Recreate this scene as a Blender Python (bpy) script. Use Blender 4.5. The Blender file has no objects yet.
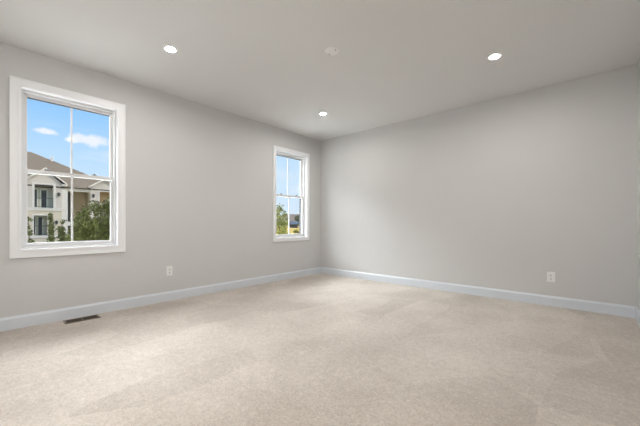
import bpy, bmesh, math, random
from mathutils import Vector, Matrix

S = bpy.context.scene
COL = S.collection
PI = math.pi

# ------------------------------------------------------------------ camera
HEIGHT = 2.74                       # ceiling height
cam_data = bpy.data.cameras.new('camera')
cam = bpy.data.objects.new('camera', cam_data)
COL.objects.link(cam)
cam.location = (4.180, -4.732, 1.020)
cam.rotation_euler = (PI / 2, 0, math.radians(41.594))
cam_data.sensor_width = 36.0
cam_data.lens = 36.0 * 304.47 / 640.0
cam_data.shift_y = (223.74 - 213.0) / 640.0
cam_data.clip_start = 0.01
cam_data.clip_end = 2000
S.camera = cam

# ------------------------------------------------------------------ exposure
S.view_settings.view_transform = 'Standard'
S.view_settings.look = 'None'
S.view_settings.gamma = 1.0
S.view_settings.use_curve_mapping = False
S.view_settings.exposure = 0.09

# ------------------------------------------------------------------ light settings
SUN_STRENGTH = 1.6
SUN_DIR = Vector((0.62, 0.42, 0.66))        # towards the sun, behind this house
SKY_FILL = 37.0                           # unseen bright sky band added to light the room through the windows
FILL_GLOBE = 62.0                                # radiance of the globe added behind the camera as fill light
LAMP = 930.0                                # radiance of a recessed lamp's lens

sun_data = bpy.data.lights.new('sun', 'SUN')
sun_data.energy = SUN_STRENGTH
sun_data.angle = math.radians(2.0)
sun_data.color = (1.0, 0.93, 0.82)
sun = bpy.data.objects.new('sun', sun_data)
COL.objects.link(sun)
sun.location = (10, 6, 20)
sun.rotation_euler = SUN_DIR.to_track_quat('Z', 'Y').to_euler()

# ------------------------------------------------------------------ node helpers
class NT:
    """small builder round a node tree"""
    def __init__(self, tree):
        self.t = tree
        tree.nodes.clear()

    def n(self, kind, **kw):
        nd = self.t.nodes.new(kind)
        for k, v in kw.items():
            setattr(nd, k, v)
        return nd

    def link(self, a, b):
        self.t.links.new(a, b)

    def val(self, sock, v):
        if hasattr(v, 'is_linked') or isinstance(v, bpy.types.NodeSocket):
            self.link(v, sock)
        else:
            sock.default_value = v

    def math(self, op, a, b=0.0, clamp=False):
        nd = self.n('ShaderNodeMath', operation=op, use_clamp=clamp)
        self.val(nd.inputs[0], a)
        self.val(nd.inputs[1], b)
        return nd.outputs[0]

    def vmath(self, op, a, b=None):
        nd = self.n('ShaderNodeVectorMath', operation=op)
        self.val(nd.inputs[0], a)
        if b is not None:
            self.val(nd.inputs[1], b)
        return nd.outputs['Value'] if op in ('DOT_PRODUCT', 'LENGTH') else nd.outputs['Vector']

    def mix(self, fac, a, b):
        nd = self.n('ShaderNodeMix', data_type='RGBA')
        self.val(nd.inputs[0], fac)
        self.val(nd.inputs[6], a)
        self.val(nd.inputs[7], b)
        return nd.outputs[2]

    def noise(self, vec, scale, detail=3.0, rough=0.55):
        nd = self.n('ShaderNodeTexNoise')
        self.val(nd.inputs['Vector'], vec)
        nd.inputs['Scale'].default_value = scale
        nd.inputs['Detail'].default_value = detail
        nd.inputs['Roughness'].default_value = rough
        return nd.outputs['Fac']

    def ramp(self, fac, stops):
        nd = self.n('ShaderNodeValToRGB')
        e = nd.color_ramp.elements
        while len(e) < len(stops):
            e.new(0.5)
        for el, (p, c) in zip(e, stops):
            el.position = p
            el.color = c if len(c) == 4 else (*c, 1)
        self.val(nd.inputs[0], fac)
        return nd.outputs[0]

    def smooth(self, v, lo, hi, to=(0.0, 1.0)):
        nd = self.n('ShaderNodeMapRange', interpolation_type='SMOOTHSTEP')
        self.val(nd.inputs[0], v)
        for i, x in zip((1, 2, 3, 4), (lo, hi, *to)):
            nd.inputs[i].default_value = x
        return nd.outputs[0]


def s2l(r, g, b):
    f = lambda c: c / 12.92 if c <= 0.04045 else ((c + 0.055) / 1.055) ** 2.4
    return (f(r / 255), f(g / 255), f(b / 255), 1.0)

# ------------------------------------------------------------------ sky
world = bpy.data.worlds.new('sky')
S.world = world
world.use_nodes = True
W = NT(world.node_tree)
tc = W.n('ShaderNodeTexCoord').outputs['Generated']
d = W.vmath('NORMALIZE', tc)
sep = W.n('ShaderNodeSeparateXYZ')
W.link(d, sep.inputs[0])
z = sep.outputs['Z']
sky = W.ramp(W.math('ADD', W.math('MULTIPLY', z, 0.5), 0.5), [
    (0.0, s2l(150, 160, 150)), (0.497, s2l(205, 215, 222)), (0.503, s2l(226, 236, 250)),
    (0.55, s2l(206, 230, 255)), (0.59, s2l(186, 222, 255)), (0.64, s2l(150, 203, 255)), (1.0, s2l(110, 170, 245))])
# hazier and paler towards the north
haze = W.smooth(sep.outputs['Y'], 0.35, 0.68)
sky = W.mix(W.math('MULTIPLY', haze, 0.55), sky, s2l(212, 236, 255))
# two small fair-weather clouds and faint wisps
wn = W.noise(d, 26.0, 4.0, 0.6)
def cloud(c, wy, wz):
    off = W.vmath('SUBTRACT', d, c)
    sc = W.vmath('MULTIPLY', off, (1 / wy, 1 / wy, 1 / wz))
    ln = W.vmath('LENGTH', sc)
    return W.smooth(W.math('ADD', ln, W.math('MULTIPLY', W.math('SUBTRACT', wn, 0.5), 1.9)), 1.15, 0.45)
c1 = cloud((-0.969, 0.107, 0.2195), 0.025, 0.0085)
c2 = cloud((-0.958, 0.190, 0.2130), 0.043, 0.0180)
c2b = cloud((-0.966, 0.160, 0.2080), 0.020, 0.0080)
wisp = W.math('MULTIPLY', W.smooth(W.noise(W.vmath('MULTIPLY', d, (3.0, 3.0, 12.0)), 1.7, 5.0), 0.52, 0.78), 0.35)
m = W.math('MAXIMUM', W.math('MAXIMUM', c1, c2), W.math('MAXIMUM', c2b, wisp))
sky = W.mix(W.math('MULTIPLY', m, 0.85), sky, s2l(247, 248, 252))
# bright band added above the visible sky, sends light in through the windows
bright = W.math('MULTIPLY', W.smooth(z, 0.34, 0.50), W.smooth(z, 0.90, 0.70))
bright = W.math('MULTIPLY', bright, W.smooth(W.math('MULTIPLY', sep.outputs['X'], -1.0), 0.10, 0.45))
sky = W.mix(bright, sky, (SKY_FILL * 0.92, SKY_FILL * 0.97, SKY_FILL * 1.0, 1.0))
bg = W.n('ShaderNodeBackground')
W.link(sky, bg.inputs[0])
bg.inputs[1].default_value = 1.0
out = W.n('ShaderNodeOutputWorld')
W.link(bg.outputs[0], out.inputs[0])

# ------------------------------------------------------------------ materials
def material(name, color, rough=0.6, metal=0.0, spec=0.4, build=None):
    mt = bpy.data.materials.new(name)
    mt.use_nodes = True
    N = NT(mt.node_tree)
    p = N.n('ShaderNodeBsdfPrincipled')
    p.inputs['Base Color'].default_value = color
    p.inputs['Roughness'].default_value = rough
    p.inputs['Metallic'].default_value = metal
    p.inputs['Specular IOR Level'].default_value = spec
    o = N.n('ShaderNodeOutputMaterial')
    N.link(p.outputs[0], o.inputs[0])
    if build:
        build(N, p, N.n('ShaderNodeTexCoord').outputs['Object'])
    return mt


def varied(name, c, amount=0.06, scale=8.0, rough=0.6, bump=0.0, bump_scale=200.0, **kw):
    """paint-like material: slight mottling and a fine bump"""
    def b(N, p, co):
        f = N.noise(co, scale, 4.0)
        lo = tuple(x * (1 - amount) for x in c[:3]) + (1,)
        hi = tuple(min(1, x * (1 + amount)) for x in c[:3]) + (1,)
        N.link(N.mix(f, lo, hi), p.inputs['Base Color'])
        if bump:
            bp = N.n('ShaderNodeBump')
            bp.inputs['Strength'].default_value = bump
            bp.inputs['Distance'].default_value = 0.002
            N.link(N.noise(co, bump_scale, 2.0), bp.inputs['Height'])
            N.link(bp.outputs[0], p.inputs['Normal'])
    return material(name, c, rough, build=b, **kw)


M = {}
M['wall'] = varied('greige wall paint', (0.645, 0.645, 0.643, 1), 0.012, 3.0, 0.75, 0.06, 260.0, spec=0.25)
M['ceiling'] = varied('flat ceiling paint', (0.745, 0.744, 0.740, 1), 0.012, 3.0, 0.85, 0.06, 260.0, spec=0.15)
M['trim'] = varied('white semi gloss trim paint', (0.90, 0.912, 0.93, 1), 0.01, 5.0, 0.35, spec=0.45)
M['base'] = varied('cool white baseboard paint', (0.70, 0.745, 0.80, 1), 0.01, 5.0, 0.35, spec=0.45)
M['vinyl'] = varied('white window vinyl', (0.74, 0.745, 0.75, 1), 0.01, 5.0, 0.3, spec=0.5)
M['gasket'] = varied('dark window gasket', (0.06, 0.065, 0.07, 1), 0.1, 20.0, 0.6)
M['plate'] = varied('white plastic plate', (0.88, 0.88, 0.88, 1), 0.01, 10.0, 0.3, spec=0.5)
M['slot'] = varied('dark slot', (0.10, 0.095, 0.09, 1), 0.1, 40.0, 0.6)
M['lock'] = varied('grey lock metal', (0.16, 0.18, 0.22, 1), 0.1, 40.0, 0.4, metal=0.4)
M['bronze'] = varied('brown register metal', (0.105, 0.075, 0.050, 1), 0.2, 60.0, 0.45, metal=0.3)
M['bronze_light'] = varied('worn brown register rim', (0.19, 0.15, 0.115, 1), 0.2, 60.0, 0.45, metal=0.3)
M['duct'] = varied('black duct inside', (0.012, 0.010, 0.009, 1), 0.2, 30.0, 0.8)


def carpet_nodes(N, p, co):
    grain = N.noise(co, 70.0, 6.0, 0.8)
    grain2 = N.noise(co, 22.0, 5.0, 0.75)
    broad = N.noise(co, 1.6, 3.0)
    # vacuum marks: the pile lies in wedges, each leaning its own way
    rot = N.n('ShaderNodeMapping')
    rot.inputs['Rotation'].default_value = (0, 0, 0.7)
    rot.inputs['Scale'].default_value = (1.0, 0.55, 1.0)
    wob = N.vmath('ADD', co, N.vmath('MULTIPLY', N.n('ShaderNodeTexNoise').outputs['Color'], (0.12, 0.12, 0.0)))
    N.link(wob, rot.inputs['Vector'])
    vo = N.n('ShaderNodeTexVoronoi', feature='F1')
    vo.inputs['Scale'].default_value = 2.3
    N.link(rot.outputs[0], vo.inputs['Vector'])
    cell = N.n('ShaderNodeSeparateColor')
    N.link(vo.outputs['Color'], cell.inputs[0])
    f = N.math('ADD', N.math('MULTIPLY', grain, 0.38), N.math('MULTIPLY', grain2, 0.20))
    f = N.math('ADD', f, N.math('MULTIPLY', broad, 0.16))
    f = N.math('ADD', f, N.math('MULTIPLY', cell.outputs[0], 0.045), clamp=True)
    colr = N.ramp(f, [(0.34, (0.43, 0.372, 0.318)), (0.46, (0.665, 0.597, 0.530)), (0.60, (0.775, 0.712, 0.648))])
    N.link(colr, p.inputs['Base Color'])
    bp = N.n('ShaderNodeBump')
    bp.inputs['Strength'].default_value = 0.5
    bp.inputs['Distance'].default_value = 0.010
    N.link(N.math('ADD', N.noise(co, 130.0, 3.0, 0.7), N.math('MULTIPLY', grain2, 0.8)), bp.inputs['Height'])
    N.link(bp.outputs[0], p.inputs['Normal'])
    p.inputs['Sheen Weight'].default_value = 0.25
    p.inputs['Sheen Roughness'].default_value = 0.6
M['carpet'] = material('beige cut pile carpet', (0.63, 0.55, 0.47, 1), 0.95, spec=0.05, build=carpet_nodes)


def glass_material():
    mt = bpy.data.materials.new('clear window glass')
    mt.use_nodes = True
    N = NT(mt.node_tree)
    tr = N.n('ShaderNodeBsdfTransparent')
    tr.inputs[0].default_value = (0.985, 0.99, 0.99, 1)
    gl = N.n('ShaderNodeBsdfGlossy')
    gl.inputs['Roughness'].default_value = 0.02
    fr = N.n('ShaderNodeFresnel')
    fr.inputs[0].default_value = 1.35
    mx = N.n('ShaderNodeMixShader')
    N.link(N.math('MULTIPLY', fr.outputs[0], 0.6), mx.inputs[0])
    N.link(tr.outputs[0], mx.inputs[1])
    N.link(gl.outputs[0], mx.inputs[2])
    o = N.n('ShaderNodeOutputMaterial')
    N.link(mx.outputs[0], o.inputs[0])
    return mt
M['glass'] = glass_material()


def lamp_material(name, strength):
    mt = bpy.data.materials.new(name)
    mt.use_nodes = True
    N = NT(mt.node_tree)
    e = N.n('ShaderNodeEmission')
    e.inputs[0].default_value = (1.0, 0.965, 0.92, 1)
    e.inputs[1].default_value = strength
    o = N.n('ShaderNodeOutputMaterial')
    N.link(e.outputs[0], o.inputs[0])
    return mt
M['lens'] = lamp_material('lit lamp lens', LAMP)
M['globe'] = lamp_material('added fill globe', FILL_GLOBE)

# outdoors
M['stucco'] = varied('pale grey white siding', s2l(216, 199, 184), 0.03, 2.0, 0.8)
M['cream'] = varied('cream stucco', s2l(222, 203, 178), 0.04, 2.0, 0.8)
M['tan'] = varied('tan stucco', s2l(208, 184, 148), 0.04, 2.0, 0.8)
M['whitetrim'] = varied('white exterior trim', s2l(232, 218, 204), 0.02, 3.0, 0.6)
M['ext_dark'] = varied('dark door and window', (0.045, 0.043, 0.045, 1), 0.15, 2.0, 0.35)
M['ext_frame'] = varied('grey green window frame', s2l(240, 240, 226), 0.04, 4.0, 0.6)
M['ext_grey'] = varied('grey recess siding', s2l(208, 203, 186), 0.03, 2.0, 0.8)  # even grey tan of the balcony recess walls
M['iron'] = varied('dark grey iron', (0.07, 0.07, 0.07, 1), 0.1, 8.0, 0.5)


def roof_nodes(c):
    def b(N, p, co):
        br = N.n('ShaderNodeTexBrick')
        N.link(co, br.inputs['Vector'])
        br.inputs['Scale'].default_value = 3.0
        br.inputs['Mortar Size'].default_value = 0.012
        br.inputs['Color1'].default_value = tuple(x * 0.92 for x in c) + (1,)
        br.inputs['Color2'].default_value = tuple(x * 1.1 for x in c) + (1,)
        br.inputs['Mortar'].default_value = tuple(x * 0.7 for x in c) + (1,)
        N.link(N.mix(N.math('MULTIPLY', N.noise(co, 1.4, 4.0), 0.5), br.outputs[0], (*(x * 0.8 for x in c), 1)), p.inputs['Base Color'])
    return b
M['shingle'] = material('brown asphalt shingle', (0.2, 0.17, 0.14, 1), 1.0, spec=0.0, build=roof_nodes((0.102, 0.082, 0.064)))
M['shingle_far'] = material('grey brown shingle', (0.25, 0.2, 0.17, 1), 1.0, spec=0.0, build=roof_nodes((0.105, 0.088, 0.078)))
M['blue_roof'] = varied('pale blue grey metal roof', (0.042, 0.054, 0.075, 1), 0.05, 2.0, 1.0, spec=0.0)
M['far_wall'] = varied('grey brown far wall', s2l(150, 140, 130), 0.05, 1.0, 0.8)
M['concrete'] = varied('pale concrete', (0.74, 0.71, 0.66, 1), 0.05, 0.6, 0.9)  # for the added court that reflects daylight into the room
M['bark'] = varied('grey brown bark', (0.13, 0.10, 0.075, 1), 0.3, 20.0, 0.9, bump=0.6, bump_scale=60.0)


def leaf_material(name, lo, hi, scale=6.0):
    def b(N, p, co):
        f = N.noise(co, scale, 3.0)
        N.link(N.ramp(f, [(0.3, lo), (0.7, hi)]), p.inputs['Base Color'])
    mt = material(name, (*hi, 1), 0.7, spec=0.08, build=b)
    return mt
M['leaf_dark'] = leaf_material('deep green leaves', (0.030, 0.036, 0.008), (0.135, 0.140, 0.040))
M['leaf_mid'] = leaf_material('mid green leaves', (0.055, 0.062, 0.018), (0.145, 0.150, 0.055))
M['leaf_light'] = leaf_material('yellow green leaves', (0.090, 0.100, 0.012), (0.230, 0.240, 0.045))
M['leaf_far'] = leaf_material('grey green far leaves', (0.052, 0.060, 0.026), (0.105, 0.115, 0.052), 1.0)


def field_nodes(N, p, co):
    f = N.noise(co, 0.05, 4.0)
    g = N.noise(co, 0.6, 4.0)
    sx = N.n('ShaderNodeSeparateXYZ')
    N.link(co, sx.inputs[0])
    far = N.smooth(sx.outputs['Y'], 55.0, 66.0)
    dry = N.mix(g, (0.120, 0.082, 0.022, 1), (0.150, 0.115, 0.045, 1))
    dry = N.mix(N.smooth(f, 0.52, 0.7), dry, (0.105, 0.058, 0.022, 1))
    lawn = N.mix(g, (0.045, 0.050, 0.026, 1), (0.070, 0.072, 0.042, 1))
    N.link(N.mix(far, lawn, dry), p.inputs['Base Color'])
M['field'] = material('lawn and dry yellow meadow', (0.5, 0.4, 0.15, 1), 1.0, spec=0.0, build=field_nodes)

# ------------------------------------------------------------------ mesh helpers
def box(bm, x0, x1, y0, y1, z0, z1, bev=0.0):
    x0, x1 = min(x0, x1), max(x0, x1)
    y0, y1 = min(y0, y1), max(y0, y1)
    z0, z1 = min(z0, z1), max(z0, z1)
    v = [bm.verts.new(c) for c in ((x0, y0, z0), (x1, y0, z0), (x1, y1, z0), (x0, y1, z0),
                                   (x0, y0, z1), (x1, y0, z1), (x1, y1, z1), (x0, y1, z1))]
    fs = [bm.faces.new([v[i] for i in q]) for q in ((0, 3, 2, 1), (4, 5, 6, 7), (0, 1, 5, 4), (1, 2, 6, 5), (2, 3, 7, 6), (3, 0, 4, 7))]
    if bev:
        bmesh.ops.bevel(bm, geom=list({e for f in fs for e in f.edges}), offset=bev, segments=2, affect='EDGES', profile=0.5)
    return v


def prism(bm, prof, a, b, axis):
    """closed profile (list of 2-tuples) swept from a to b along axis 'x' or 'y' or 'z'"""
    def P(p, t):
        return {'x': (t, p[0], p[1]), 'y': (p[0], t, p[1]), 'z': (p[0], p[1], t)}[axis]
    A = [bm.verts.new(P(p, a)) for p in prof]
    B = [bm.verts.new(P(p, b)) for p in prof]
    n = len(prof)
    bm.faces.new(A)
    bm.faces.new(B[::-1])
    for i in range(n):
        bm.faces.new((A[i], B[i], B[(i + 1) % n], A[(i + 1) % n]))


def lathe(bm, prof, seg=48, center=(0, 0)):
    """profile of (radius, z) round the z axis; radius 0 closes it"""
    rings = []
    for r, zz in prof:
        if r < 1e-6:
            rings.append([bm.verts.new((center[0], center[1], zz))])
        else:
            rings.append([bm.verts.new((center[0] + r * math.cos(2 * PI * k / seg), center[1] + r * math.sin(2 * PI * k / seg), zz)) for k in range(seg)])
    for A, B in zip(rings, rings[1:]):
        for k in range(seg):
            q = (k + 1) % seg
            if len(A) == 1 and len(B) == 1:
                continue
            if len(A) == 1:
                bm.faces.new((A[0], B[q], B[k]))
            elif len(B) == 1:
                bm.faces.new((A[k], A[q], B[0]))
            else:
                bm.faces.new((A[k], A[q], B[q], B[k]))


def tube(bm, pts, radii, seg=7):
    pts = [Vector(p) for p in pts]
    prev = None
    for i, p in enumerate(pts):
        t = (pts[min(i + 1, len(pts) - 1)] - pts[max(i - 1, 0)]).normalized()
        a = t.orthogonal().normalized() if abs(t.z) > 0.98 else t.cross(Vector((0, 0, 1))).normalized()
        b = t.cross(a)
        ring = [bm.verts.new(p + radii[i] * (a * math.cos(2 * PI * k / seg) + b * math.sin(2 * PI * k / seg))) for k in range(seg)]
        if prev:
            for k in range(seg):
                bm.faces.new((prev[k], prev[(k + 1) % seg], ring[(k + 1) % seg], ring[k]))
        else:
            bm.faces.new(ring[::-1])
        prev = ring
    bm.faces.new(prev)


def obj(name, bm, mat, parent=None, loc=None, smooth=False):
    bmesh.ops.recalc_face_normals(bm, faces=bm.faces)
    me = bpy.data.meshes.new(name)
    bm.to_mesh(me)
    bm.free()
    for mm in (mat if isinstance(mat, (list, tuple)) else [mat]):
        me.materials.append(mm)
    if smooth:
        for p in me.polygons:
            p.use_smooth = True
    o = bpy.data.objects.new(name, me)
    COL.objects.link(o)
    if parent:
        o.parent = parent
    if loc:
        o.location = loc
    return o


def empty(name, loc=(0, 0, 0)):
    o = bpy.data.objects.new(name, None)
    o.empty_display_size = 0.1
    o.location = loc
    COL.objects.link(o)
    return o


def tag(o, label, cat, group=None, kind=None):
    o['label'] = label
    o['category'] = cat
    if group:
        o['group'] = group
    if kind:
        o['kind'] = kind
    return o


def structure(o, label, cat):
    return tag(o, label, cat, kind='structure')


def new():
    return bmesh.new()

# ------------------------------------------------------------------ the room
RX, RY = 4.56, -4.72            # right wall, rear wall stub
T = 0.16                        # wall thickness
JX, JY = 5.9, -2.5              # the room opens wider behind the photographer
BY = -7.2
# window openings in the left wall: (y0, y1, z0, z1) clear opening inside the casing
WIN = [(-4.455, -3.620, 0.755, 2.372), (-1.220, -0.415, 0.755, 2.345)]

bm = new()
poly = [(-T, T), (RX + T, T), (RX + T, JY), (JX + T, JY), (JX + T, BY - T), (-T, BY - T)]
prism(bm, [(x, y) for x, y in poly], -0.22, 0.0, 'z')
structure(obj('floor', bm, M['carpet']), 'beige cut pile carpet covering the whole floor', 'carpet')
bm = new()
prism(bm, [(x, y) for x, y in poly], HEIGHT, HEIGHT + 0.25, 'z')
structure(obj('ceiling', bm, M['ceiling']), 'flat pale grey painted ceiling', 'ceiling')

bm = new()
ys = [BY - T, WIN[0][0], WIN[0][1], WIN[1][0], WIN[1][1], T]
for i in range(0, 6, 2):
    box(bm, -T, 0, ys[i], ys[i + 1], 0, HEIGHT)
for y0, y1, z0, z1 in WIN:
    box(bm, -T, 0, y0, y1, 0, z0)
    box(bm, -T, 0, y0, y1, z1, HEIGHT)
bmesh.ops.remove_doubles(bm, verts=bm.verts, dist=1e-5)
structure(obj('wall_left', bm, M['wall']), 'greige painted wall with the two windows', 'wall')
bm = new()
box(bm, 0, RX + T, 0, T, 0, HEIGHT)
structure(obj('wall_back', bm, M['wall']), 'long plain greige wall right of the corner', 'wall')
bm = new()
box(bm, RX, RX + T, JY, 0, 0, HEIGHT)
box(bm, RX + T, JX + T, JY, JY + T, 0, HEIGHT)
box(bm, JX, JX + T, BY, JY, 0, HEIGHT)
structure(obj('wall_right', bm, M['wall']), 'greige side wall at the right edge of the room', 'wall')
bm = new()
box(bm, 0, 0.2, RY - T, RY, 0, HEIGHT)
box(bm, 0, JX + T, BY - T, BY, 0, HEIGHT)
structure(obj('wall_rear', bm, M['wall']), 'greige wall behind the photographer', 'wall')

# baseboards: flat board with an eased ogee top
BH, BT = 0.125, 0.016
PROF = [(0, 0), (BT, 0), (BT, BH - 0.022), (BT - 0.004, BH - 0.014), (BT - 0.008, BH - 0.008), (BT - 0.010, BH), (0, BH)]
bm = new()
prism(bm, PROF, BY, 0, 'y')
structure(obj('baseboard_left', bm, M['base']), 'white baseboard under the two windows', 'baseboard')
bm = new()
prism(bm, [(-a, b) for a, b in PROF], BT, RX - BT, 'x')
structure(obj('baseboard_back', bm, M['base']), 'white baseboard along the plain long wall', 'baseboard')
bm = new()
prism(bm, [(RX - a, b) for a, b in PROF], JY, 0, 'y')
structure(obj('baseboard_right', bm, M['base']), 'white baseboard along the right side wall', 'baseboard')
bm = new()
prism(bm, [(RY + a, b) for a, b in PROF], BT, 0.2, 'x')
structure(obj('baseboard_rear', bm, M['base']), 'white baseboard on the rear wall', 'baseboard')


def window(idx, y0, y1, z0, z1, cas, label, screen=False):
    """double-hung window: picture-frame casing, jamb, two sashes with one vertical bar each, glass, locks"""
    root = empty('window_%d' % idx, (0, (y0 + y1) / 2, z0))
    structure(root, label, 'window')
    oy, oz = (y0 + y1) / 2, z0
    L = lambda a: a - oy
    Z = lambda a: a - oz
    # casing: mitred flat boards with a raised inner bead
    def frame(bm, a0, a1, b0, b1, w, x0, x1, wb=None, wt=None):
        """mitred ring with outer rectangle a0..a1, b0..b1 and width w"""
        wb = w if wb is None else wb
        wt = w if wt is None else wt
        o = [(a0, b0), (a1, b0), (a1, b1), (a0, b1)]
        i = [(a0 + w, b0 + wb), (a1 - w, b0 + wb), (a1 - w, b1 - wt), (a0 + w, b1 - wt)]
        vs = [[bm.verts.new((x, L(p[0]), Z(p[1]))) for p in r] for x in (x0, x1) for r in (o, i)]
        O0, I0, O1, I1 = vs
        for k in range(4):
            q = (k + 1) % 4
            bm.faces.new((O0[k], O0[q], I0[q], I0[k]))
            bm.faces.new((O1[k], O1[q], I1[q], I1[k]))
            bm.faces.new((O0[k], O0[q], O1[q], O1[k]))
            bm.faces.new((I0[k], I0[q], I1[q], I1[k]))
    bm = new()
    frame(bm, y0 - cas, y1 + cas, z0 - cas, z1 + cas, cas, 0.0, 0.017)
    frame(bm, y0 - cas, y1 + cas, z0 - cas, z1 + cas, 0.012, 0.017, 0.023)
    c = obj('casing', bm, M['trim'], root)
    bm = new()
    frame(bm, y0 - 0.010, y1 + 0.010, z0 - 0.010, z1 + 0.010, 0.016, 0.017, 0.024)
    obj('bead', bm, M['trim'], c)
    # jamb: lines the opening
    bm = new()
    frame(bm, y0, y1, z0, z1, 0.012, -T, 0.017)
    j = obj('jamb', bm, M['trim'], root)
    # vinyl frame outside the sashes
    bm = new()
    frame(bm, y0 + 0.012, y1 - 0.012, z0 + 0.012, z1 - 0.012, 0.022, -T + 0.01, -0.045)
    obj('frame', bm, M['vinyl'], root)
    a0, a1, b0, b1 = y0 + 0.034, y1 - 0.034, z0 + 0.034, z1 - 0.034
    mid = (b0 + b1) / 2 - 0.010
    xs = {'upper_sash': (-0.125, -0.100, mid - 0.018, b1), 'lower_sash': (-0.096, -0.066, b0, mid + 0.018)}
    for nm, (x0, x1, c0, c1) in xs.items():
        bm = new()
        frame(bm, a0, a1, c0, c1, 0.027, x0, x1, 0.036 if nm == 'upper_sash' else 0.036, 0.030 if nm == 'upper_sash' else 0.036)
        sash = obj(nm, bm, M['vinyl'], root)
        cy = (a0 + a1) / 2
        bm = new()
        box(bm, x0 + 0.008, x1 - 0.008, L(cy - 0.0085), L(cy + 0.0085), Z(c0 + 0.03), Z(c1 - 0.03), 0.002)
        obj('glazing_bar', bm, M['vinyl'], sash)
        bm = new()
        xm = (x0 + x1) / 2
        box(bm, xm - 0.002, xm + 0.002, L(a0 + 0.02), L(a1 - 0.02), Z(c0 + 0.025), Z(c1 - 0.025))
        obj('pane', bm, M['glass'], sash)
        if nm == 'upper_sash':
            bm = new()
            box(bm, x0 + 0.002, x1 + 0.001, L(a0 + 0.028), L(a1 - 0.028), Z(c1 - 0.038), Z(c1 - 0.0301))
            obj('gasket', bm, M['gasket'], sash)
        else:
            for s in (-0.2, 0.2):
                bm = new()
                box(bm, x0 + 0.001, x1 - 0.002, L(cy + s - 0.024), L(cy + s + 0.024), Z(c1), Z(c1 + 0.008), 0.002)
                box(bm, x0 + 0.006, x1 - 0.008, L(cy + s - 0.006), L(cy + s + 0.012), Z(c1 + 0.008), Z(c1 + 0.022), 0.003)
                obj('sash_lock', bm, M['lock'], sash)
    if screen:                  # dark edge of the insect screen outside the lower sash
        bm = new()
        box(bm, -0.146, -0.128, L(a1 - 0.026), L(a1), Z(b0), Z(mid))
        obj('screen_edge', bm, M['gasket'], root)
    return root

window(1, *WIN[0], 0.070, 'white double hung window showing the apartment building outside')
window(2, *WIN[1], 0.055, 'white double hung window beside the room corner', True)

# ------------------------------------------------------------------ ceiling fittings
def recessed_light(x, y, label):
    r = empty('recessed_light', (x, y, HEIGHT))
    tag(r, label, 'ceiling light', 'round recessed lights in the ceiling')
    bm = new()
    lathe(bm, [(0.062, 0.0), (0.062, -0.003), (0.059, -0.007), (0.050, -0.008), (0.046, -0.006), (0.041, -0.001), (0.041, 0.0)])
    obj('trim_ring', bm, M['plate'], r, smooth=True)
    bm = new()
    lathe(bm, [(0.034, 0.0), (0.034, -0.002), (0.026, -0.004), (0.0, -0.005)])
    obj('lens', bm, M['lens'], r, smooth=True)
    return r

recessed_light(1.090, -3.468, 'lit round recessed ceiling light nearest the large window')
recessed_light(1.055, -1.139, 'lit round recessed ceiling light nearest the room corner')
recessed_light(3.444, -1.199, 'lit round recessed ceiling light on the right, above the plain long wall')
recessed_light(3.444, -3.468, 'lit round recessed ceiling light above the photographer')

r = empty('fill_pendant', (3.2, -5.65, HEIGHT))  # fill lamp added behind the camera, lifts the left wall and near floor
tag(r, 'round opal globe pendant added out of view as a fill light', 'added fill light')
bm = new()
lathe(bm, [(0.0, 0.0), (0.065, 0.0), (0.065, -0.012), (0.05, -0.024), (0.0, -0.026)])
obj('canopy', bm, M['lock'], r, smooth=True)
bm = new()
lathe(bm, [(0.006, -0.02), (0.006, -0.40)], 12)
obj('rod', bm, M['lock'], r, smooth=True)
bm = new()
lathe(bm, [(0.0, -0.38), (0.045, -0.38), (0.045, -0.425), (0.0, -0.43)], 24)
obj('globe_holder', bm, M['lock'], r, smooth=True)
bm = new()
lathe(bm, [(0.17 * math.sin(PI * k / 24), -0.585 + 0.17 * math.cos(PI * k / 24)) for k in range(25)], 32)
obj('globe', bm, M['globe'], r, smooth=True)

r = empty('ceiling_cover_plate', (2.262, -2.385, HEIGHT))
tag(r, 'unlit round white cover plate with two screws on the ceiling', 'cover plate')
bm = new()
lathe(bm, [(0.072, 0.0), (0.072, -0.004), (0.066, -0.010), (0.050, -0.013), (0.0, -0.014)])
obj('plate', bm, M['plate'], r, smooth=True)
for s in (-1, 1):
    bm = new()
    a = math.radians(-12)
    lathe(bm, [(0.0065, -0.011), (0.0065, -0.0150), (0.004, -0.0158), (0.0, -0.016)], 16, (s * 0.050 * math.cos(a), s * 0.050 * math.sin(a)))
    obj('screw', bm, M['lock'], r, smooth=True)

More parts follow.
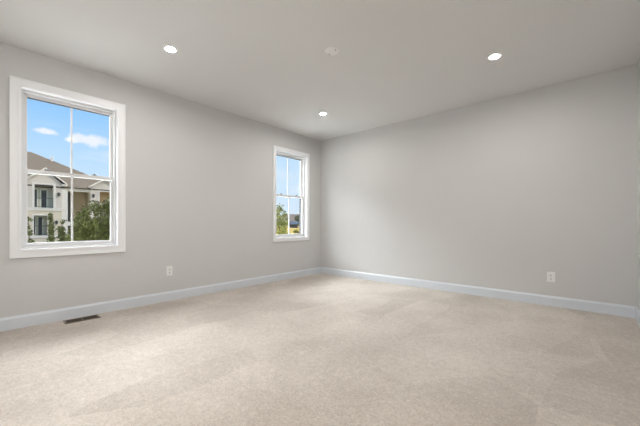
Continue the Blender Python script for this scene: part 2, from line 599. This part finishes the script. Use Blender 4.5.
# ------------------------------------------------------------------ outlets
def outlet(loc, rot, label):
    r = empty('wall_outlet', loc)
    r.rotation_euler = (0, 0, rot)
    tag(r, label, 'outlet', 'white duplex outlets on the walls')
    # local: plate in the xz plane, facing -y
    bm = new()
    box(bm, -0.040, 0.040, -0.006, 0.0, -0.062, 0.062, 0.0025)
    obj('cover_plate', bm, M['plate'], r)
    for s in (-1, 1):
        bm = new()
        prof = [(0.017 * math.cos(2 * PI * k / 24), s * 0.024 + max(-0.0135, min(0.0135, 0.017 * math.sin(2 * PI * k / 24)))) for k in range(24)]
        prism(bm, [(p[0], p[1]) for p in prof], -0.0085, -0.005, 'y')
        rc = obj('receptacle', bm, M['plate'], r)
        bm = new()
        box(bm, -0.0085, -0.0055, -0.0092, -0.0083, s * 0.024 - 0.002, s * 0.024 + 0.009)
        box(bm, 0.0055, 0.0085, -0.0092, -0.0083, s * 0.024 - 0.002, s * 0.024 + 0.008)
        lathe_pts = [(0.004 * math.cos(2 * PI * k / 12), s * 0.024 - 0.0085 + 0.004 * math.sin(2 * PI * k / 12)) for k in range(12)]
        prism(bm, lathe_pts, -0.0092, -0.0083, 'y')
        obj('slots', bm, M['slot'], rc)
    bm = new()
    prism(bm, [(0.0035 * math.cos(2 * PI * k / 12), 0.0035 * math.sin(2 * PI * k / 12)) for k in range(12)], -0.0072, -0.0058, 'y')
    obj('screw', bm, M['lock'], r)
    return r

outlet((0.0, -3.037, 0.395), PI / 2, 'white duplex outlet on the window wall, between the two windows')
outlet((3.815, 0.0, 0.359), 0.0, 'white duplex outlet on the plain long wall right of the corner')

# ------------------------------------------------------------------ floor register
r = empty('floor_register', (0.132, -3.988, 0.0))
tag(r, 'dark brown metal floor register in the carpet below the large window', 'floor vent')
LX, LY = 0.072, 0.150
bm = new()
for x0, x1, y0, y1 in ((-LX, -LX + 0.018, -LY, LY), (LX - 0.018, LX, -LY, LY), (-LX, LX, -LY, -LY + 0.018), (-LX, LX, LY - 0.018, LY)):
    box(bm, x0, x1, y0, y1, 0.001, 0.007, 0.0015)
obj('frame', bm, M['bronze_light'], r)
bm = new()
box(bm, -LX + 0.01, LX - 0.01, -LY + 0.01, LY - 0.01, 0.0005, 0.0015)
obj('duct_opening', bm, M['duct'], r)
bm = new()
box(bm, -LX + 0.016, LX - 0.016, -0.006, 0.006, 0.0015, 0.0065, 0.001)
obj('center_bar', bm, M['bronze_light'], r)
for s in (-1, 1):
    bm = new()
    for k in range(12):
        yy = s * (0.014 + k * 0.0102)
        box(bm, -LX + 0.016, LX - 0.016, yy - 0.0013, yy + 0.0013, 0.0015, 0.0052)
    obj('louvers', bm, M['bronze'], r)
for s in (-1, 1):
    bm = new()
    lathe(bm, [(0.004, 0.0068), (0.004, 0.0080), (0.0, 0.0086)], 12, (0, s * (LY - 0.009)))
    obj('screw', bm, M['plate'], r)

# ------------------------------------------------------------------ outdoors: ground
GZ = -3.3
# meadow rises towards the far houses seen through the window by the corner
VIEW = Vector((-0.742, 0.670, 0)).normalized()
def ground_z(x, y):
    t = (x - 4.18) * VIEW.x + (y + 4.73) * VIEW.y
    return GZ + 0.030 * max(0.0, min(t, 185.0) - 85.0)
bm = new()
N_ = 60
grid = [[None] * (N_ + 1) for _ in range(N_ + 1)]
for i in range(N_ + 1):
    for k in range(N_ + 1):
        x = -420 + i * 520 / N_
        y = -160 + k * 520 / N_
        grid[i][k] = bm.verts.new((x, y, ground_z(x, y)))
for i in range(N_):
    for k in range(N_):
        bm.faces.new((grid[i][k], grid[i + 1][k], grid[i + 1][k + 1], grid[i][k + 1]))
structure(obj('ground', bm, M['field']), 'lawn and dry yellow meadow outside the windows', 'ground')

# pale court added below the windows, out of view, to bounce daylight inside
bm = new()
box(bm, -13.5, -0.3, -26, 20, GZ - 0.1, GZ + 0.02)
structure(obj('bounce_court', bm, M['concrete']), 'pale concrete court added below the windows to bounce daylight up', 'bounce ground')

# ------------------------------------------------------------------ outdoors: apartment building
FX = -39.8
B = empty('apartment_building', (FX, 0, GZ))
tag(B, 'pale apartment building with brown shingle roof, gables and recessed balconies', 'building')
def part(name, bm, mat, parent=B, smooth=False):
    for v in bm.verts:
        v.co -= Vector((FX, 0, GZ))
    return obj(name, bm, mat, parent, smooth=smooth)
YL, YR = -14.0, 7.6             # ends of the building
DEPTH = 1.2                     # balcony depth
ZE = 5.10                       # eave
def holes(bm, x0, x1, y0, y1, z0, z1, hs):
    """wall slab between y0..y1 with rectangular holes (all hs share no y overlap unless stacked)"""
    ysn = sorted({y0, y1, *(h[0] for h in hs), *(h[1] for h in hs)})
    zsn = sorted({z0, z1, *(h[2] for h in hs), *(h[3] for h in hs)})
    for a, b in zip(ysn, ysn[1:]):
        for c, dd in zip(zsn, zsn[1:]):
            my, mz = (a + b) / 2, (c + dd) / 2
            if not any(h[0] < my < h[1] and h[2] < mz < h[3] for h in hs):
                box(bm, x0, x1, a, b, c, dd)
    bmesh.ops.remove_doubles(bm, verts=bm.verts, dist=1e-4)

BAY = (-1.95, 1.53)
UP = (-0.70, 0.82, 2.75, 5.22)
LO = (-0.75, 0.33, -0.23, 1.90)
GR = (-0.75, 0.82, -3.25, -1.1)
# upper storey and lower storey walls of the left bay
bm = new()
holes(bm, FX - 0.25, FX, BAY[0], BAY[1], 2.39, 5.46, [UP])
gable_w = [(BAY[0], 5.46), (BAY[1] + 0.02, 5.46), (0.14, 6.86)]
prism(bm, [(y, zz) for y, zz in gable_w], FX - 0.25, FX, 'x')
part('upper_wall', bm, M['stucco'])
bm = new()
holes(bm, FX - 0.25, FX, BAY[0], BAY[1], GZ, 2.39, [LO, GR])
part('lower_wall', bm, M['cream'])
# sides of the bay and the remaining long wall to the left
bm = new()
box(bm, FX - 9, FX - 0.6, YL, BAY[0], GZ, ZE)
part('long_wall', bm, M['cream'])
# floor band between the storeys
bm = new()
box(bm, FX - 0.02, FX + 0.10, BAY[0] - 0.1, BAY[1] + 0.08, 2.44, 2.70)
box(bm, FX - 0.02, FX + 0.14, BAY[0] - 0.1, BAY[1] + 0.10, 2.66, 2.74)
part('floor_band', bm, M['whitetrim'])
bm = new()
box(bm, FX - 0.02, FX + 0.07, BAY[0] - 0.1, BAY[1] + 0.05, -0.50, -0.24)
part('floor_band', bm, M['whitetrim'])

def balcony(o, trim_w, rail=True):
    y0, y1, z0, z1 = o
    # white surround
    bm = new()
    w = trim_w
    box(bm, FX, FX + 0.06, y0 - w, y0, z0, z1 + w)
    box(bm, FX, FX + 0.06, y1, y1 + w, z0, z1 + w)
    box(bm, FX, FX + 0.06, y0, y1, z1, z1 + w)
    sr = part('balcony_surround', bm, M['whitetrim'])
    # recess
    bm = new()
    xb = FX - DEPTH
    box(bm, xb - 0.1, xb, y0 - 0.5, y1 + 0.5, z0 - 0.1, z1 + 0.1)
    box(bm, xb, FX - 0.25, y0 - 0.3, y0 - 0.05, z0 - 0.1, z1 + 0.1)
    box(bm, xb, FX - 0.25, y1 + 0.05, y1 + 0.3, z0 - 0.1, z1 + 0.1)
    box(bm, xb, FX - 0.2, y0 - 0.3, y1 + 0.3, z1 + 0.02, z1 + 0.15)
    box(bm, xb, FX - 0.2, y0 - 0.3, y1 + 0.3, z0 - 0.15, z0 - 0.02)
    rc = part('balcony_recess', bm, M['ext_grey'])
    wd = y1 - y0
    bm = new()
    box(bm, xb, xb + 0.05, y0 + 0.43 * wd, y0 + 0.72 * wd, z0, z0 + 1.98)
    part('balcony_door', bm, M['ext_dark'], rc)
    bm = new()
    box(bm, xb, xb + 0.07, y0 + 0.38 * wd, y0 + 0.43 * wd, z0, z0 + 2.05)
    box(bm, xb, xb + 0.07, y0 + 0.72 * wd, y0 + 0.78 * wd, z0, z0 + 2.05)
    box(bm, xb, xb + 0.07, y0 + 0.20 * wd, y0 + 0.26 * wd, z0, z0 + 2.05)
    box(bm, xb, xb + 0.07, y0 + 0.38 * wd, y0 + 0.78 * wd, z0 + 1.98, z0 + 2.06)
    part('door_frame', bm, M['ext_frame'], rc)
    bm = new()
    box(bm, xb, xb + 0.04, y0 - 0.03, y0 + 0.20 * wd, z0 + 0.1, z0 + 2.0)
    part('side_window', bm, M['ext_dark'], rc)
    if rail:
        bm = new()
        box(bm, FX - 0.12, FX - 0.08, y0, y1, z0 + 1.0, z0 + 1.05)
        box(bm, FX - 0.12, FX - 0.08, y0, y1, z0 + 0.08, z0 + 0.12)
        n = int(wd / 0.115)
        for k in range(1, n):
            yy = y0 + wd * k / n
            box(bm, FX - 0.108, FX - 0.092, yy - 0.005, yy + 0.005, z0 + 0.12, z0 + 1.0)
        part('balcony_railing', bm, M['iron'])
balcony(UP, 0.19)
balcony(LO, 0.13)

# centre section: open stairwell between a white pilaster and the right bay
bm = new()
box(bm, FX - 0.55, FX - 0.05, BAY[1], 2.05, GZ, 4.75)
part('pilaster', bm, M['whitetrim'])
bm = new()
box(bm, FX - 0.5, FX - 0.1, BAY[1], 4.2, 4.72, 5.02)
part('eave_beam', bm, M['whitetrim'])
bm = new()
box(bm, FX - 2.2, FX - 0.15, BAY[1], 2.60, 0.80, 1.26)
part('stair_landing', bm, M['whitetrim'])
bm = new()
box(bm, FX - 2.7, FX - 2.5, BAY[1], 4.2, GZ, ZE)
box(bm, FX - 2.5, FX - 0.6, 4.05, 4.25, GZ, ZE)
part('stairwell_wall', bm, M['tan'])
bm = new()
box(bm, FX - 2.5, FX - 2.42, 2.0, 2.62, -3.0, 4.72)
part('stairwell_window', bm, M['ext_dark'])
# eave board and gutter of the main roof
bm = new()
box(bm, FX - 0.1, FX + 0.06, 1.75, 4.3, 4.98, 5.10)
e = part('fascia', bm, M['whitetrim'])
bm = new()
box(bm, FX + 0.06, FX + 0.16, 1.62, 4.30, 5.02, 5.13)
part('gutter', bm, M['shingle'])

# right bay with its own small gable
RB = (4.10, 7.3)
RO = (5.02, 6.35, 2.75, 4.88)
bm = new()
holes(bm, FX - 0.25, FX, RB[0], RB[1], GZ, 5.42, [RO])
prism(bm, [(RB[0] + 0.05, 5.42), (RB[1] - 0.05, 5.42), (5.70, 6.45)], FX - 0.25, FX, 'x')
part('right_bay_wall', bm, M['stucco'])
bm = new()
box(bm, FX - 2.0, FX - 1.9, RO[0] - 0.4, RO[1] + 0.4, 2.6, 5.0)
box(bm, FX - 1.9, FX - 0.25, RO[0] - 0.3, RO[0] - 0.1, 2.6, 5.0)
box(bm, FX - 1.9, FX - 0.25, RO[1] + 0.1, RO[1] + 0.3, 2.6, 5.0)
box(bm, FX - 1.9, FX - 0.25, RO[0] - 0.3, RO[1] + 0.3, 4.92, 5.05)
part('right_balcony_recess', bm, M['tan'])
bm = new()
w = 0.12
box(bm, FX, FX + 0.05, RO[0] - w, RO[0], RO[2], RO[3] + w)
box(bm, FX, FX + 0.05, RO[1], RO[1] + w, RO[2], RO[3] + w)
box(bm, FX, FX + 0.05, RO[0], RO[1], RO[3], RO[3] + w)
part('balcony_surround', bm, M['whitetrim'])

# roofs
def hip_roof(name, x0, x1, y0, y1, ze, zr, ra, rb, mat, parent=None, thick=0.12, base=None):
    """hip roof over x0..x1, y0..y1; ridge at mid x from y=ra to y=rb"""
    bm = new()
    xm = (x0 + x1) / 2
    def shell(dz):
        e = [bm.verts.new(c) for c in ((x0, y0, ze + dz), (x1, y0, ze + dz), (x1, y1, ze + dz), (x0, y1, ze + dz))]
        rr = [bm.verts.new((xm, ra, zr + dz)), bm.verts.new((xm, rb, zr + dz))]
        return e, rr
    e, rr = shell(0)
    b = [bm.verts.new((v.co.x, v.co.y, ze - thick)) for v in e]
    bm.faces.new((e[0], e[1], rr[0]))
    bm.faces.new((e[1], e[2], rr[1], rr[0]))
    bm.faces.new((e[2], e[3], rr[1]))
    bm.faces.new((e[3], e[0], rr[0], rr[1]))
    for k in range(4):
        bm.faces.new((e[k], e[(k + 1) % 4], b[(k + 1) % 4], b[k]))
    bm.faces.new(b[::-1])
    return bm
bm = hip_roof('roof', -60.4, FX + 0.05, YL - 6, 8.25, 5.12, 10.32, YL + 2, -0.05, None)
part('roof', bm, M['shingle'])

def gable(yc, zc, half, pitch, back, name):
    bm = new()
    for s in (-1, 1):
        foot = (yc + s * half, zc - pitch * half)
        n = 0.10
        prism(bm, [(yc, zc), foot, (foot[0], foot[1] - n), (yc, zc - n)], FX - back, FX + 0.30, 'x')
    g = part(name, bm, M['shingle'])
    bm = new()
    for s in (-1, 1):
        foot = (yc + s * half, zc - pitch * half)
        prism(bm, [(yc, zc + 0.02), foot, (foot[0], foot[1] - 0.17), (yc, zc - 0.17)], FX + 0.301, FX + 0.35, 'x')
    part('rake_board', bm, M['whitetrim'], g)
    return g
gable(0.14, 7.05, 1.80, 0.86, 4.2, 'gable_roof')
gable(5.62, 6.52, 1.70, 0.68, 3.0, 'gable_roof')
# eave return of the left gable
bm = new()
box(bm, FX - 0.05, FX + 0.32, 1.50, 2.0, 5.28, 5.40)
box(bm, FX - 0.05, FX + 0.28, 1.50, 1.94, 5.18, 5.28)
part('eave_return', bm, M['whitetrim'])
bm = new()
lathe(bm, [(0.10, 8.2), (0.10, 9.55), (0.13, 9.55), (0.13, 9.68), (0.0, 9.7)], 12, (-47.6, 1.66))
part('vent_pipe', bm, M['whitetrim'])
for yy, zz in ((1.27, 4.26), (1.07, 1.15), (4.40, 4.30)):
    bm = new()
    lathe(bm, [(0.0, zz - 0.22), (0.09, zz - 0.18), (0.13, zz + 0.12), (0.16, zz + 0.14), (0.05, zz + 0.22), (0.0, zz + 0.24)], 10, (FX + 0.15, yy))
    part('wall_lantern', bm, M['iron'])

# ------------------------------------------------------------------ outdoors: trees
def leaf(bm, p, size, rng):
    """one bent leaf of two quads"""
    ax = Vector((rng.gauss(0, 1), rng.gauss(0, 1), rng.gauss(0, 0.7) - 0.2)).normalized()
    sd = ax.orthogonal().normalized()
    sd = (Matrix.Rotation(rng.uniform(0, 2 * PI), 3, ax) @ sd)
    up = ax.cross(sd)
    w = size * 0.34
    a, b, c = p, p + ax * size * 0.5 - up * size * 0.05, p + ax * size - up * size * 0.22
    v = [bm.verts.new(q) for q in (a, b + sd * w + up * w * 0.4, c, b - sd * w + up * w * 0.4, b)]
    bm.faces.new((v[0], v[1], v[2], v[4]))
    bm.faces.new((v[0], v[4], v[2], v[3]))


def tree(name, base, blobs, n_leaf, size, mat, label, cat, seed, trunk_r=0.07, group=None):
    """blobs: ellipsoids (x, y, z, rx, ry, rz) relative to base that carry the leaves"""
    rng = random.Random(seed)
    root = empty(name, base)
    tag(root, label, cat, group)
    bm = new()
    lo = min(b[2] - b[5] for b in blobs)
    top = max(blobs, key=lambda b: b[2])
    pts = [Vector((0, 0, 0)), Vector((0.04, -0.03, max(0.4, lo * 0.5))), Vector((top[0] * 0.4, top[1] * 0.4, max(lo, 0.8) + 0.3)), Vector((top[0] * 0.8, top[1] * 0.8, top[2])), Vector((top[0], top[1], top[2] + top[5] * 0.8))]
    tube(bm, pts, [trunk_r, trunk_r * 0.85, trunk_r * 0.65, trunk_r * 0.4, trunk_r * 0.12])
    for b in blobs:
        c = Vector(b[:3])
        f = min(0.92, max(0.25, (c.z - b[5]) / max(0.1, pts[-1].z)))
        i = f * (len(pts) - 1)
        k = min(int(i), len(pts) - 2)
        st = pts[k].lerp(pts[k + 1], i - k)
        md = st.lerp(c, 0.6) + Vector((0, 0, 0.1))
        tube(bm, [st, md, c], [trunk_r * 0.4, trunk_r * 0.25, trunk_r * 0.1], 5)
        for _ in range(4):
            q = c + Vector((rng.uniform(-1, 1) * b[3], rng.uniform(-1, 1) * b[4], rng.uniform(-0.2, 1) * b[5])) * 0.75
            tube(bm, [md, md.lerp(q, 0.5) + Vector((0, 0, 0.04)), q], [trunk_r * 0.2, trunk_r * 0.12, trunk_r * 0.05], 4)
    obj('trunk', bm, M['bark'], root, smooth=True)
    bm = new()
    vol = [b[3] * b[4] + b[3] * b[5] + b[4] * b[5] for b in blobs]
    for b, vv in zip(blobs, vol):
        for _ in range(int(n_leaf * vv / sum(vol))):
            dr = Vector((rng.gauss(0, 1), rng.gauss(0, 1), rng.gauss(0, 1))).normalized()
            rad = rng.random() ** 0.45
            p = Vector((b[0] + dr.x * rad * b[3], b[1] + dr.y * rad * b[4], b[2] + dr.z * rad * b[5]))
            leaf(bm, p, size * rng.uniform(0.7, 1.3), rng)
    obj('foliage', bm, mat, root)
    return root

# window 1: the full tree, its lower neighbour and three slender young trees in front of the balconies
tree('leafy_tree', (-15.2, 0.0, GZ),
     [(0, 0.15, 4.6, 1.0, 0.8, 1.05), (0.1, -0.35, 4.0, 0.9, 0.65, 0.9), (0, 0.6, 3.6, 1.1, 0.9, 1.2), (0.2, -0.25, 2.9, 1.1, 0.8, 1.0), (-0.2, 0.2, 5.2, 0.5, 0.35, 0.5), (0.1, -0.75, 3.6, 0.7, 0.45, 0.7), (0.1, -0.6, 4.1, 0.5, 0.35, 0.4), (0, -0.62, 5.15, 0.5, 0.33, 0.42), (0, 0.05, 5.35, 0.5, 0.4, 0.42)],
     9500, 0.11, M['leaf_dark'], 'full dark green tree in front of the apartment building', 'tree', 4, 0.10)
tree('leafy_tree', (-12.8, -1.72, GZ),
     [(0, 0.05, 4.25, 0.55, 0.30, 0.62), (0.1, -0.12, 3.6, 0.6, 0.36, 0.65), (0, 0.28, 3.3, 0.6, 0.42, 0.75), (0, 0.22, 4.75, 0.30, 0.15, 0.34), (0, 0.45, 4.1, 0.4, 0.25, 0.6)],
     3800, 0.10, M['leaf_dark'], 'lower bushy tree left of the full dark green tree', 'tree', 7, 0.06)
YG = 'slender young trees before the balconies'
tree('young_tree', (-17.0, -2.15, GZ),
     [(0, -0.01, 4.65, 0.14, 0.07, 0.28), (0, 0.0, 4.1, 0.18, 0.10, 0.45), (0, 0.0, 3.5, 0.2, 0.11, 0.45), (0, 0.02, 2.9, 0.25, 0.14, 0.5)],
     1000, 0.12, M['leaf_mid'], 'slender upright young tree crossing the lower balcony', 'tree', 11, 0.028, YG)
tree('young_tree', (-19.0, -1.42, GZ),
     [(0, 0.05, 4.45, 0.12, 0.10, 0.10), (0, -0.05, 4.0, 0.25, 0.16, 0.18), (0.1, 0.05, 3.5, 0.3, 0.25, 0.35), (0, 0.1, 3.0, 0.4, 0.35, 0.35), (0, -0.05, 3.9, 0.12, 0.05, 0.3)],
     1000, 0.12, M['leaf_mid'], 'low spreading young tree right of the lower balcony', 'tree', 15, 0.025, YG)
tree('young_tree', (-17.7, -2.95, GZ),
     [(0, 0.02, 4.55, 0.2, 0.10, 0.10), (0, -0.06, 4.2, 0.15, 0.06, 0.25), (0, 0.02, 3.85, 0.2, 0.12, 0.13), (0, 0.05, 3.3, 0.3, 0.18, 0.25), (0, -0.05, 2.95, 0.4, 0.25, 0.25), (0, 0.25, 3.0, 0.3, 0.2, 0.2)],
     620, 0.13, M['leaf_mid'], 'sparse young tree left of the lower balcony', 'tree', 19, 0.022, YG)

# window 2: airy tree close by
tree('airy_tree', (-11.15, 8.45, GZ),
     [(0, 0.12, 5.35, 0.22, 0.22, 0.30), (0, -0.25, 4.9, 0.45, 0.30, 0.5), (0.1, 0.42, 4.95, 0.25, 0.20, 0.28), (0.1, 0.25, 4.35, 0.5, 0.40, 0.5), (0, -0.3, 4.0, 0.5, 0.4, 0.6), (0.1, 0.3, 3.6, 0.5, 0.35, 0.4)],
     820, 0.15, M['leaf_light'], 'airy yellow green tree outside the window by the corner', 'tree', 23, 0.05)

def along(px_u, t):
    """a point at distance t seen at lateral slope px_u from the room"""
    fw = Vector((-0.6638, 0.7479, 0)); rt = Vector((0.7479, 0.6638, 0))
    return Vector((4.18, -4.732, 0)) + t * (fw + px_u * rt)

# far houses on the meadow
def house(name, c, w, dp, hw, hr, wall, roof, label, hip=True):
    gz = ground_z(c.x, c.y)
    r = empty(name, (c.x, c.y, gz))
    r.rotation_euler = (0, 0, math.radians(41.6))
    tag(r, label, 'house')
    bm = new()
    box(bm, -w / 2, w / 2, -dp / 2, dp / 2, -1.0, hw)
    wl = obj('wall', bm, wall, r)
    bm = new()
    n = max(2, int(w / 4))
    for k in range(n):
        xx = -w / 2 + w * (k + 0.5) / n
        for zz in ([0.9] if hw < 3.5 else [0.9, 3.6]):
            if zz + 1.3 > hw:
                continue
            bm2 = new()
            box(bm2, xx - 0.6, xx + 0.6, -dp / 2 - 0.04, -dp / 2, zz, zz + 1.3)
            obj('house_window', bm2, M['ext_dark'], r)
    bm.free()
    bm = new()
    e = 0.5
    rl = w / 2 - (dp / 2 if hip else -e)
    ev = [bm.verts.new(q) for q in ((-w / 2 - e, -dp / 2 - e, hw), (w / 2 + e, -dp / 2 - e, hw), (w / 2 + e, dp / 2 + e, hw), (-w / 2 - e, dp / 2 + e, hw))]
    rv = [bm.verts.new((-rl, 0, hr)), bm.verts.new((rl, 0, hr))]
    bm.faces.new((ev[0], ev[1], rv[1], rv[0]))
    bm.faces.new((ev[2], ev[3], rv[0], rv[1]))
    bm.faces.new((ev[1], ev[2], rv[1]))
    bm.faces.new((ev[3], ev[0], rv[0]))
    bm.faces.new(ev[::-1])
    obj('roof', bm, roof, r)
    return r
house('far_house', along(-0.085, 188), 24, 11, 2.9, 7.2, M['far_wall'], M['shingle_far'], 'far house with grey brown roof beyond the meadow')
house('far_outbuilding', along(-0.089, 160), 4.8, 4.5, 1.9, 3.3, M['ext_dark'], M['blue_roof'], 'low far outbuilding with pale blue grey roof', hip=False)
def at_ground(p):
    return (p.x, p.y, ground_z(p.x, p.y))
tree('far_tree', at_ground(along(-0.073, 170)), [(0, 0, 4.2, 1.7, 1.7, 2.4), (0.8, 0.6, 3.4, 1.6, 1.6, 2.0)], 700, 0.7, M['leaf_far'],
     'round green tree beside the far grey brown house', 'tree', 31, 0.2)
tree('meadow_bush', at_ground(along(-0.081, 108)), [(0, 0, 0.9, 0.9, 0.9, 0.8), (0.6, 0.5, 0.7, 0.7, 0.7, 0.6)], 300, 0.35, M['leaf_light'],
     'pale bush standing in the yellow meadow', 'bush', 33, 0.05)
tree('far_tree', (along(-0.708, 85).x, along(-0.708, 85).y, GZ), [(0, 0, 13.5, 2.6, 1.8, 3.0), (0, 2.6, 13.0, 2.6, 2.4, 3.0)], 1500, 0.6, M['leaf_far'],
     'grey green tree top behind the apartment roof', 'tree', 35, 0.3)
